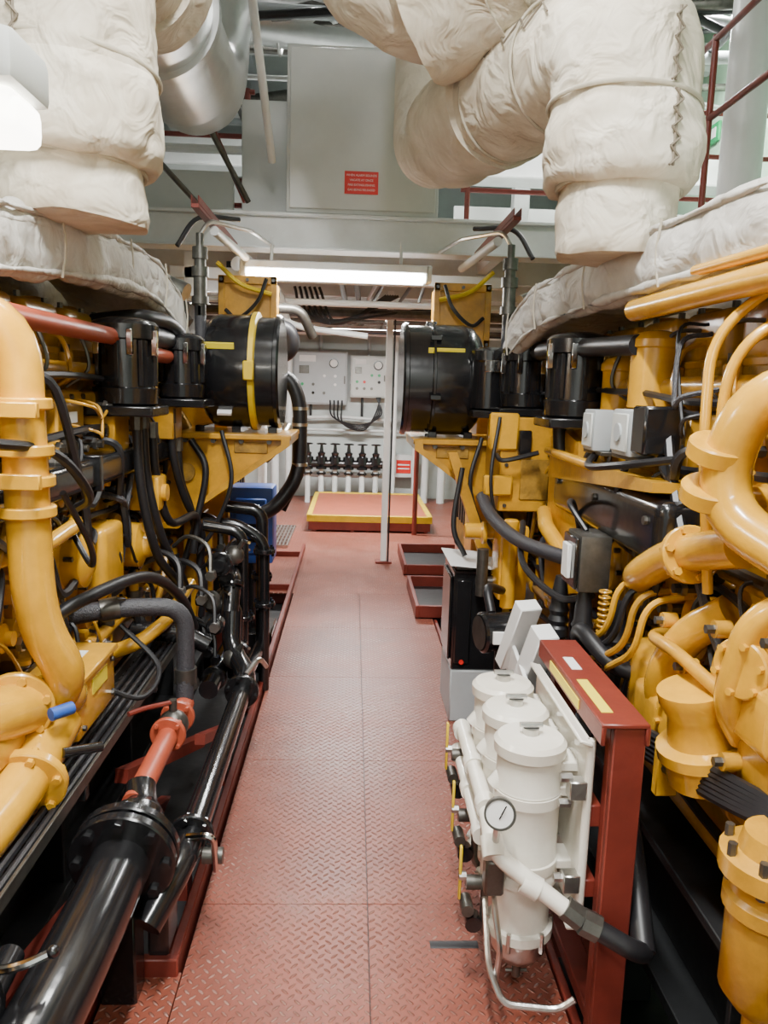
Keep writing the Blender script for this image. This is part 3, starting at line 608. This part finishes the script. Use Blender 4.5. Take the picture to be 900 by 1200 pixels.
for i,y in enumerate((1.90,2.09,2.28)):
    x=.49
    b.lathe((x,y,.13),(0,0,1),[(0,.012),(.02,.03),(.03,.055),(.06,.075),(.10,.08),(.12,.08)],STL,32)
    b.lathe((x,y,.24),(0,0,1),[(0,.08),(.0,.09),(.025,.09),(.03,.078),(.16,.078),(.165,.092),(.19,.092),(.2,.086),(.42,.086),(.425,.089),(.43,.086),(.52,.086),(.522,.095),(.55,.096),(.562,.086),(.568,.03)],CRM,40)
    for k in range(6):
        a=k*math.pi/3;b.cyl((x+.088*math.cos(a),y+.088*math.sin(a),.22),(x+.088*math.cos(a),y+.088*math.sin(a),.275),.007,STL,seg=6)
    for z in (.44,.63):b.lathe((x,y,z),(0,0,1),[(0,.086),(.002,.091),(.03,.091),(.032,.086)],CRM,40)
    b.cyl((x,y,.80),(x,y,.825),.022,STL,seg=14);b.tube([(x-.03,y,.833),(x+.03,y,.833)],.008,STL,seg=8)
    b.cyl((x,y,.09),(x,y,.135),.012,DST,seg=10);b.tube([(x-.03,y,.105),(x+.03,y,.105)],.005,DST,seg=6)
    for z in (.44,.65,.72):
        b.box(x+.06,.62,y-.04,y+.04,z,z+.028,CRM,.004)
        b.cyl((.55,y-.09,z+.012),(.58,y-.09,z+.012),.012,STL,seg=6)
    b.tube([(x,y,.68),(x-.06,y,.70),(x-.09,y,.66)],.024,CRM,f=.03,seg=14)
    b.box(.57,.615,y-.115,y-.075,.42,.47,STL,.003);b.box(.57,.615,y-.115,y-.075,.68,.73,STL,.003)
b.tube([(.385,2.40,.60),(.385,1.90,.585),(.385,1.80,.53),(.56,1.73,.42),(.60,1.71,.40)],.023,CRM,f=.05,seg=18)
b.tube([(.375,2.40,.52),(.375,1.95,.50)],.019,CRM,seg=16)
for y in (2.38,2.15,1.92):
    b.cyl((.385,y-.02,.59),(.385,y+.02,.592),.03,CRM);b.cyl((.375,y-.02,.51),(.375,y+.02,.51),.026,CRM)
b.cyl((.385,1.83,.555),(.387,1.79,.52),.03,CRM);b.cyl((.46,1.77,.47),(.50,1.755,.453),.030,CRM);b.cyl((.56,1.73,.425),(.60,1.715,.40),.031,DST,seg=8);b.cyl((.60,1.712,.40),(.64,1.70,.385),.034,DST,seg=8)
b.tube([(.63,1.70,.39),(.72,1.67,.35),(.76,1.7,.32)],.026,RUB,f=.03);b.tube([(.76,1.7,.32),(.80,1.95,.5),(.85,2.2,.5)],.03,RUB,smooth=True)
for y,z in ((2.33,.55),(2.14,.45),(1.95,.36)):
    b.cyl((.345,y,z-.02),(.40,y,z-.02),.02,DST,seg=10);b.cyl((.35,y-.03,z-.09),(.35,y+.03,z-.09),.018,DST,seg=10)
    b.box(.325,.332,y-.008,y+.008,z-.07,z+.09,HND,.002);b.cyl((.325,y,z),(.345,y,z),.012,STL,seg=6)
    b.tube([(.40,y,z-.02),(.40,y,z-.18),(.47,y,z-.22)],.011,DST,f=.03,seg=8)
    b.cyl((.37,y-.02,z-.14),(.37,y+.02,z-.14),.024,BLK,seg=12)
b.tube([(.40,1.95,.30),(.39,1.80,.20),(.42,1.74,.14),(.56,1.72,.14),(.60,1.72,.17)],.009,STL,f=.03,seg=8)
b.tube([(.40,1.9,.44),(.40,1.80,.36),(.41,1.76,.28),(.41,1.80,.14)],.008,STL,f=.03,seg=8)
b.box(.37,.42,1.80,1.85,.40,.50,DST,.006)
b.lathe((.39,1.77,.66),(-.15,-1,.25),[(0,.03),(.0,.038),(.02,.04),(.026,.04),(.026,.035),(.02,.034)],DST,32)
b.lathe((.386,1.748,.665),(-.15,-1,.25),[(0,.034),(.0005,.001)],WLB,32)
b.tube([(.39,1.78,.62),(.39,1.80,.56)],.01,STL,seg=8);b.tube([(.385,1.744,.655),(.400,1.742,.69)],.0018,BLK,seg=5)
b.done()
b=B('engine_control_cabinet')
b.box(.53,.78,3.75,4.15,.28,.80,BLK,.008);b.box(.53,.78,3.75,4.15,.0,.28,GRY,.008);b.box(.54,.62,3.735,3.75,.32,.76,BLK,.006)
b.box(.515,.53,3.80,4.1,.32,.76,BLK,.006);b.cyl((.58,3.73,.33),(.58,3.737,.33),.012,SRED)
b.box(.50,.76,3.70,4.12,.83,.835,WLB,.001,rot=(0,.08,0));b.box(.54,.70,3.78,4.05,.80,.83,DST,.004)
b.done()
b=B('starter_motor_housing')
b.lathe((.54,3.02,.72),(1,.25,0),[(0,.05),(0,.075),(.01,.085),(.03,.085),(.035,.078),(.15,.078),(.16,.085),(.2,.085),(.21,.04)],BLK,36)
b.lathe((.536,3.018,.72),(1,.25,0),[(0,.07),(.001,.001)],DST,30);b.box(.58,.66,2.93,2.945,.70,.75,WLB,.001)
b.cyl((.64,3.04,.0),(.64,3.04,.65),.03,DRK);b.box(.56,.72,2.95,3.13,-.02,.02,DRK,.004)
b.tube([(.6,3.1,.78),(.6,3.2,.86),(.7,3.4,.8)],.02,RUB,smooth=True)
b.done()
b=B('sloped_cable_duct')
b.box(.64,.72,2.62,2.70,.58,.88,WLB,.004,rot=(.45,0,.3));b.box(.61,.70,2.80,2.86,.62,.93,WLB,.004,rot=(.45,0,.3))
b.box(.63,.645,2.50,2.95,.58,.72,WLB,.003,rot=(.2,0,0));b.box(.66,.78,2.5,2.9,-.02,.60,DRK,.006)
for k in range(4):b.cyl((.625,2.56+k*.1,.65),(.632,2.56+k*.1,.65),.008,DST,seg=8)
b.box(.70,.88,2.5,2.56,.6,.78,DRK,.01);b.done()
# ---------------------------------------------------------------- upper structure
b=B('mezzanine_deck')
b.box(-3.28,3.28,5.35,5.45,2.60,2.80,WHT,.004);b.box(-3.28,3.28,5.30,5.50,2.80,2.82,WHT,.003);b.box(-3.28,3.28,5.30,5.50,2.59,2.605,WHT,.003)
b.box(-3.28,3.28,5.45,11.98,2.78,2.80,WHT,0)
for y in (6.6,7.8,9.0,10.2,11.4):b.box(-3.28,3.28,y,y+.06,2.58,2.78,WHT,.003)
b.box(-1.3,1.1,5.6,5.68,2.42,2.5,WHT,.004);b.box(-1.2,-1.1,5.6,5.7,2.3,2.6,WHT,.004)
for x in (-2,-.9,1.0,2.1):b.box(x,x+.08,5.5,11.98,2.66,2.78,WHT,.003)
b.done()
b=B('deck_handrail')
for s in (-1,1):
    for z in (3.15,3.45,3.75):b.tube([(s*.75,5.9,z),(s*3.2,5.9,z)],.018,RED,seg=10)
    for x in (.8,1.5,2.2,2.9):b.tube([(s*x,5.9,2.8),(s*x,5.9,3.77)],.02,RED,seg=10)
    b.tube([(s*2.2,3.0,2.7),(s*2.2,5.9,2.7)],.02,RED);
    for z in (3.2,3.6):b.tube([(s*1.9,3.6,z),(s*1.9,5.9,z)],.018,RED)
    for y in (3.6,4.4,5.2):b.tube([(s*1.9,y,2.6),(s*1.9,y,3.62)],.018,RED)
b.done()
b=B('steel_girder')
b.box(-3.28,3.28,6.9,7.0,3.5,3.75,WHT,.004);b.box(-3.28,3.28,6.8,7.1,3.48,3.5,WHT,.003);b.box(-3.28,-.7,6.5,6.55,2.82,3.3,LGR,.004)
b.box(.9,3.28,7.5,7.55,2.82,3.4,LGR,.004)
for y in (3.6,5.6,7.6,9.6):b.box(-3.28,3.28,y,y+.12,4.7,4.95,WHT,.004)
for x in (-2.2,-1.2,1.0,2.2):b.box(x,x+.1,-1.98,11.98,4.95,5.2,GRY,.004)
for x in (-1.5,-2.6,1.4,2.5):b.box(x,x+.14,7.2,7.34,2.8,5.3,WHT,.005)
b.done()
b=B('support_column');b.cyl((2.45,5.14,-.8),(2.45,5.14,5.3),.13,PWH,seg=28)
b.done()
b=B('exit_sign');b.box(3.27,3.295,7.35,7.65,4.03,4.2,GRS,.003);b.box(3.265,3.27,7.4,7.48,4.07,4.16,WLB,0);b.box(3.265,3.27,7.52,7.6,4.09,4.14,WLB,0);b.done()
b=B('ventilation_duct')
b.tube([(-3.2,5.9,4.5),(-.9,6.0,4.35),(.5,6.2,4.30),(1.8,6.6,4.5)],.22,ALU,f=.3,seg=32)
b.tube([(-1.6,3.8,4.4),(-.2,5.2,4.15),(.8,5.4,4.6)],.16,ALU,f=.3,seg=28)
for x in (-.6,.1,.6):b.tube([(x,6.12+.23*math.cos(a),4.33+.23*math.sin(a)) for a in [k*math.pi/10 for k in range(20)]],.012,STL,f=0,seg=6,closed=True)
b.done()
b=B('overhead_pipework')
rp=random.Random(5)
for k in range(26):
    y=rp.uniform(4.2,9);z=rp.uniform(3.9,5.1);r=rp.choice((.02,.03,.045,.06))
    b.tube([(-3.2,y,z),(rp.uniform(-1.5,1.5),y,z),(rp.uniform(-1.5,1.5)+.5,y+rp.uniform(-.2,.6),z+rp.uniform(-.3,.3)),(3.2,y+.3,z)],r,rp.choice((WHT,WHT,DST,RUB,ALU,GRY)),f=.12,seg=10)
for k in range(10):
    x=rp.uniform(-2.8,2.8)
    b.tube([(x,3.5,rp.uniform(3.8,4.8)),(x,10,rp.uniform(3.8,4.8))],rp.choice((.02,.035,.05)),rp.choice((WHT,DST,RUB)),seg=10)
b.tube([(-.63,4.0,4.3),(-.55,5.2,3.1)],.025,WHT,seg=10)
b.tube([(-1.25,4.4,3.05),(-.95,4.9,2.75)],.016,DST,seg=8);b.tube([(-1.0,5.2,3.45),(-.72,5.2,2.85)],.016,RED,seg=8);b.tube([(-.95,4.9,3.3),(-.70,5.2,2.85)],.018,DST,seg=8)
b.tube([(-1.6,6.0,3.0),(-.8,6.0,3.0)],.02,RED,seg=8);b.tube([(-1.9,5.7,3.3),(-.6,5.7,3.3)],.03,WHT,seg=8);b.box(-1.6,-.85,5.55,5.6,2.84,3.12,LGR,.004)
for k in range(14):
    z=rp.uniform(2.3,2.6);y=rp.uniform(6.0,11);b.tube([(-2.6,y,z),(2.6,y+rp.uniform(-.3,.3),z)],rp.choice((.015,.025,.04)),rp.choice((WHT,WHT,DST,RUB)),seg=8)
for k in range(7):
    x=rp.uniform(-1.2,1.3);z=rp.uniform(2.35,2.6);b.tube([(x,5.8,z),(x+rp.uniform(-.3,.3),11.8,z)],rp.choice((.015,.025)),rp.choice((WHT,DST)),seg=8)
b.tube([(-.8,5.4,2.5),(-.6,6.0,2.4),(-.55,6.6,2.1),(-.75,7.4,2.05)],.05,WHT,f=.1,seg=14)
b.tube([(-.2,6.3,2.2),(.5,6.6,2.35),(.9,7,2.4)],.012,RUB);b.tube([(-.9,6.2,2.3),(-.4,6.2,2.15),(.1,6.2,2.1)],.025,WHT,seg=10)
for k in range(6):b.tube([(-.5+k*.04,6.5,2.5),(-.42+k*.05,6.5,2.28-k*.01),(-.1+k*.04,6.5,2.22+k*.02),(.25+k*.02,6.5,2.45)],.012,RUB,smooth=True,seg=7)
for k in range(5):b.tube([(-.95+k*.05,6.0,2.6),(-.95+k*.05,6.0,2.0),(-.8+k*.03,6.1,1.8)],.022,rp.choice((RUB,DST)),f=.08,seg=8)
b.tube([(-.72,5.45,2.1),(-.45,5.45,2.1),(-.42,5.5,1.95),(-.6,5.6,1.85)],.05,RUB,f=.08,seg=12);b.tube([(-.8,5.4,2.22),(-.38,5.45,2.22),(-.30,5.6,2.05)],.035,DST,f=.08,seg=12)
b.done()
for sx in (-1,1):
    b=B('pipe_support_strut',sx)
    b.box(.78,.82,4.0,5.28,2.55,2.57,RED,.002);b.box(.78,.785,4.0,5.28,2.57,2.61,RED,.002);b.box(.815,.82,4.0,5.28,2.57,2.61,RED,.002)
    b.tube([(.76,4.3,2.50),(.70,5.28,2.50)],.025,WHT,seg=12)
    b.lathe((.82,4.22,2.05),(0,0,1),[(0,.03),(.06,.03),(.06,.045),(.1,.045),(.1,.035),(.2,.035),(.2,.045),(.25,.045),(.25,.03),(.29,.03),(.29,.04),(.35,.04),(.35,.02),(.42,.02)],DST,12)
    b.tube([(.82,4.22,2.1),(.82,4.22,1.85),(.9,4.25,1.75)],.03,GRH,f=.06,seg=12)
    b.tube([(.82,4.22,2.46),(.78,4.25,2.54),(.6,4.6,2.56),(.55,5.28,2.6)],.012,STL,f=.05,seg=8)
    b.tube([(1.0,4.5,2.45),(.9,4.6,2.62),(.7,4.8,2.66)],.014,RUB,smooth=True)
    b.done()
b=B('electrical_cabinet')
b.box(-.47,.53,5.32,5.85,2.825,3.85,LGR,.008,seg=2);b.box(-.45,.51,5.305,5.32,2.85,3.83,LGR,.005);b.box(.49,.52,5.295,5.31,3.2,3.28,DST,.003)
b.box(-.80,-.49,5.6,5.85,2.825,3.6,LGR,.006)
b.done()
b=B('warning_sign');b.box(-.09,.13,5.298,5.304,2.95,3.09,SRED,0);o=b.done()
for i,t in enumerate(('WHEN ALARM SOUNDS','VACATE AT ONCE','FIRE EXTINGUISHING','GAS BEING RELEASED')):text('lettering','%s'%t,(.02,5.297,3.065-i*.03),.0185,WLB,o)
def batten(loc,L,ax='X',drop=.1,r=.018):
    b=B('fluorescent_light');x,y,z=loc
    if ax=='X':
        b.box(x-L/2,x+L/2,y-.06,y+.06,z+.03,z+.08,WHT,.006)
        for dy in (-.035,.035):b.cyl((x-L/2+.03,y+dy,z),(x+L/2-.03,y+dy,z),r,TUB,seg=14)
        for s in (-1,1):b.box(x+s*L/2-.02,x+s*L/2+.02,y-.06,y+.06,z-.025,z+.08,LGR,.006);b.cyl((x+s*L*.35,y,z+.08),(x+s*L*.35,y,z+.08+drop),.01,WHT,seg=8)
    else:
        b.box(x-.06,x+.06,y-L/2,y+L/2,z+.03,z+.08,WHT,.006)
        for dy in (-.035,.035):b.cyl((x+dy,y-L/2+.03,z),(x+dy,y+L/2-.03,z),r,TUB,seg=14)
        for s in (-1,1):b.box(x-.06,x+.06,y+s*L/2-.02,y+s*L/2+.02,z-.025,z+.08,LGR,.006);b.cyl((x,y+s*L*.35,z+.08),(x,y+s*L*.35,z+.08+drop),.01,WHT,seg=8)
    b.done()
batten((-.13,5.2,2.41),1.2,'X',.15,.030)
light('lamp_tube_mid',(-.13,5.2,2.37),1.1,.08,60)
for (x,y,z,ax,p) in ((.1,9.0,2.5,'X',260),(-1.6,8.0,2.5,'Y',40)):
    batten((x,y,z),1.2,ax,.08);light('fill_lamp_aft',(x,y,z-.03),1.1 if ax=='X' else .1,.1 if ax=='X' else 1.1,p)  # battens and fill lamps added under the deck to brighten the far end
for (x,y,z,ax,p) in ((-.1,.9,4.0,'Y',235),(0,-1.2,3.6,'X',85),(0,2.6,4.6,'X',75),(0,6.4,5.0,'X',130),(2.6,6.3,4.6,'Y',190)):
    batten((x,y,z),1.2,ax,5.3-z-.08);light('fill_lamp_high',(x,y,z-.03),1.1 if ax=='X' else .12,.12 if ax=='X' else 1.1,p)  # unseen overhead battens with fill lamps, added to light the room
b=B('bulkhead_light_fixture');b.box(-1.35,-.67,1.62,1.82,2.27,2.37,LGR,.02,seg=2);b.box(-1.32,-.68,1.64,1.80,2.18,2.27,DIF,.03,seg=3)
b.box(-1.1,-.95,1.68,1.76,2.37,5.3,GRY,.006);b.done();light('lamp_bulkhead',(-1.0,1.72,2.16),.6,.15,18,(1,.93,.8))
# ---------------------------------------------------------------- aft area
b=B('steel_post');b.box(.30,.36,7.39,7.45,0,2.6,PWH,.004);b.box(.25,.41,7.35,7.49,0,.02,RED,.003);b.tube([(.372,7.38,0.02),(.376,7.38,2.4)],.009,RUB,seg=6);b.done()
def panel(x0,x1,z0,z1,m,seed):
    b=B('wall_control_cabinet');b.box(x0,x1,11.75,11.99,z0,z1,m,.01,seg=2);b.box(x0+.02,x1-.02,11.735,11.75,z0+.02,z1-.02,m,.006);r=random.Random(seed)
    w=x1-x0;h=z1-z0
    for i,j in ((0,0),(0,1),(0,2),(1,0),(1,1),(2,2),(2,3),(1,3)):
        x=x0+w*(.18+.2*j);z=z0+h*(.22+.16*i)
        b.cyl((x,11.735,z),(x,11.715,z),.022,r.choice((DST,SRED,GRS,WLB,BLK)),seg=12)
    b.box(x0+w*.12,x0+w*.42,11.73,11.736,z1-h*.2,z1-h*.08,WLB,0);b.box(x0+w*.12,x0+w*.3,11.725,11.736,z1-h*.42,z1-h*.27,DST,.003)
    b.box(x1-.05,x1-.03,11.72,11.736,z0+h*.4,z0+h*.55,DST,.003);b.box(x0-.004,x0+.004,11.74,11.76,z0+.1,z0+.2,DST,0)
    b.lathe((x1-w*.25,11.735,z1-h*.22),(0,-1,0),[(0,.07),(.02,.07),(.021,.0)],BLK,20);b.lathe((x1-w*.25,11.712,z1-h*.22),(0,-1,0),[(0,.055),(.001,.0)],WLB,20)
    b.tube([(x0+w/2,11.9,z1),(x0+w/2,11.9,2.7)],.03,GRY);b.tube([(x0+w/3,11.85,z0),(x0+w/3,11.85,1.25)],.02,RUB);b.done()
panel(-.92,-.10,1.43,2.22,GRY,1);panel(-.05,.5,1.55,2.17,LGR,2);panel(-1.4,-.97,1.4,2.25,GRY,3);panel(.9,1.5,1.5,2.2,LGR,4)
b=B('hanging_cable_loop')
for k in range(4):b.tube([(-.35+k*.06,11.7,1.5),(-.3+k*.05,11.65,1.25-k*.03),(.1+k*.02,11.65,1.14-k*.025),(.42-k*.03,11.65,1.3),(.35+k*.02,11.7,1.56)],.012,RUB,smooth=True,seg=7)
b.tube([(-1.5,11.8,1.2),(-.2,11.8,1.25),(.9,11.8,1.2)],.025,WHT);b.tube([(-1.5,11.8,1.05),(.9,11.8,1.05)],.02,WHT)
b.done()
b=B('valve_manifold')
b.tube([(-.8,11.3,.58),(.5,11.3,.58)],.06,BLK,seg=18);b.tube([(-.8,11.5,.40),(.5,11.5,.40)],.045,WHT,seg=14)
for k in range(6):
    x=-.65+k*.2
    b.lathe((x,11.3,.50),(0,0,1),[(0,.08),(.03,.08),(.04,.05),(.08,.085),(.18,.085),(.2,.05),(.24,.06),(.26,.03),(.36,.02)],BLK,16)
    b.hoop((x,11.3,.87),(0,0,1),.07,.01,BLK,12)
    b.tube([(x-.07,11.3,.87),(x+.07,11.3,.87)],.008,BLK,seg=6);b.cyl((x,11.3,0),(x,11.3,.5),.04,WHT)
    b.flange((x,11.3,.44),(0,0,1),.07,.03,BLK,4,.008)
b.done()
b=B('pipe_riser')
for x,r in ((.62,.03),(.95,.05),(1.1,.05),(-.95,.045),(-1.15,.06),(1.35,.06)):b.tube([(x,11.5,0),(x,11.5,2.75)],r,WHT,seg=14)
b.tube([(-1.0,8.6,.0),(-1.0,8.6,2.7)],.05,WHT);b.tube([(.75,8.9,0),(.75,8.9,1.2),(.75,11.4,1.2)],.03,RED,f=.1)
b.done()
b=B('fire_sign');b.box(.68,.9,11.72,11.73,.42,.62,SRED,0);b.box(.7,.88,11.716,11.72,.48,.5,WLB,0);b.box(.7,.88,11.716,11.72,.54,.56,WLB,0);b.box(.6,.98,11.73,11.99,.35,.7,WHT,.01);b.done()
b=B('floor_hatch')
b.box(-.50,.95,9.0,11.0,.16,.19,ORN,.004);b.box(-.52,.97,8.97,9.02,.12,.20,HND,.004);b.box(-.52,-.46,8.97,11.0,.15,.205,HND,.003);b.box(.91,.97,8.97,11.0,.15,.205,HND,.003);b.box(-.52,.97,10.95,11.0,.15,.205,HND,.003)
b.box(-.50,.95,8.98,9.0,.02,.12,RED,.003)
for x in (-.45,0,.4,.88):b.box(x,x+.04,8.99,9.03,-.0,.14,RED,.002)
b.box(-.48,.93,9.1,10.9,0,.16,RED,0);b.done()
b=B('floor_grating')
for k in range(14):b.box(-1.2+k*.04,-1.185+k*.04,8.0,9.2,.0,.03,STL,0)
for k in range(8):b.box(-1.2,-.66,8.0+k*.17,8.015+k*.17,.0,.03,STL,0)
b.done()
# ---------------------------------------------------------------- camera
cam=bpy.data.cameras.new('camera');co=bpy.data.objects.new('camera',cam);bpy.context.collection.objects.link(co)
cam.sensor_width=36;cam.lens=27;cam.clip_start=.02
R=Matrix.Rotation(-math.radians(2.5),4,'Z')@Matrix.Rotation(math.radians(90-9.15),4,'X')@Matrix.Rotation(math.radians(1.7),4,'Z')
co.matrix_world=Matrix.Translation((0,0,1.7))@R
bpy.context.scene.camera=co
w=bpy.data.worlds.new('world');bpy.context.scene.world=w;w.use_nodes=True;w.node_tree.nodes['Background'].inputs[0].default_value=(.5,.55,.6,1);w.node_tree.nodes['Background'].inputs[1].default_value=.3
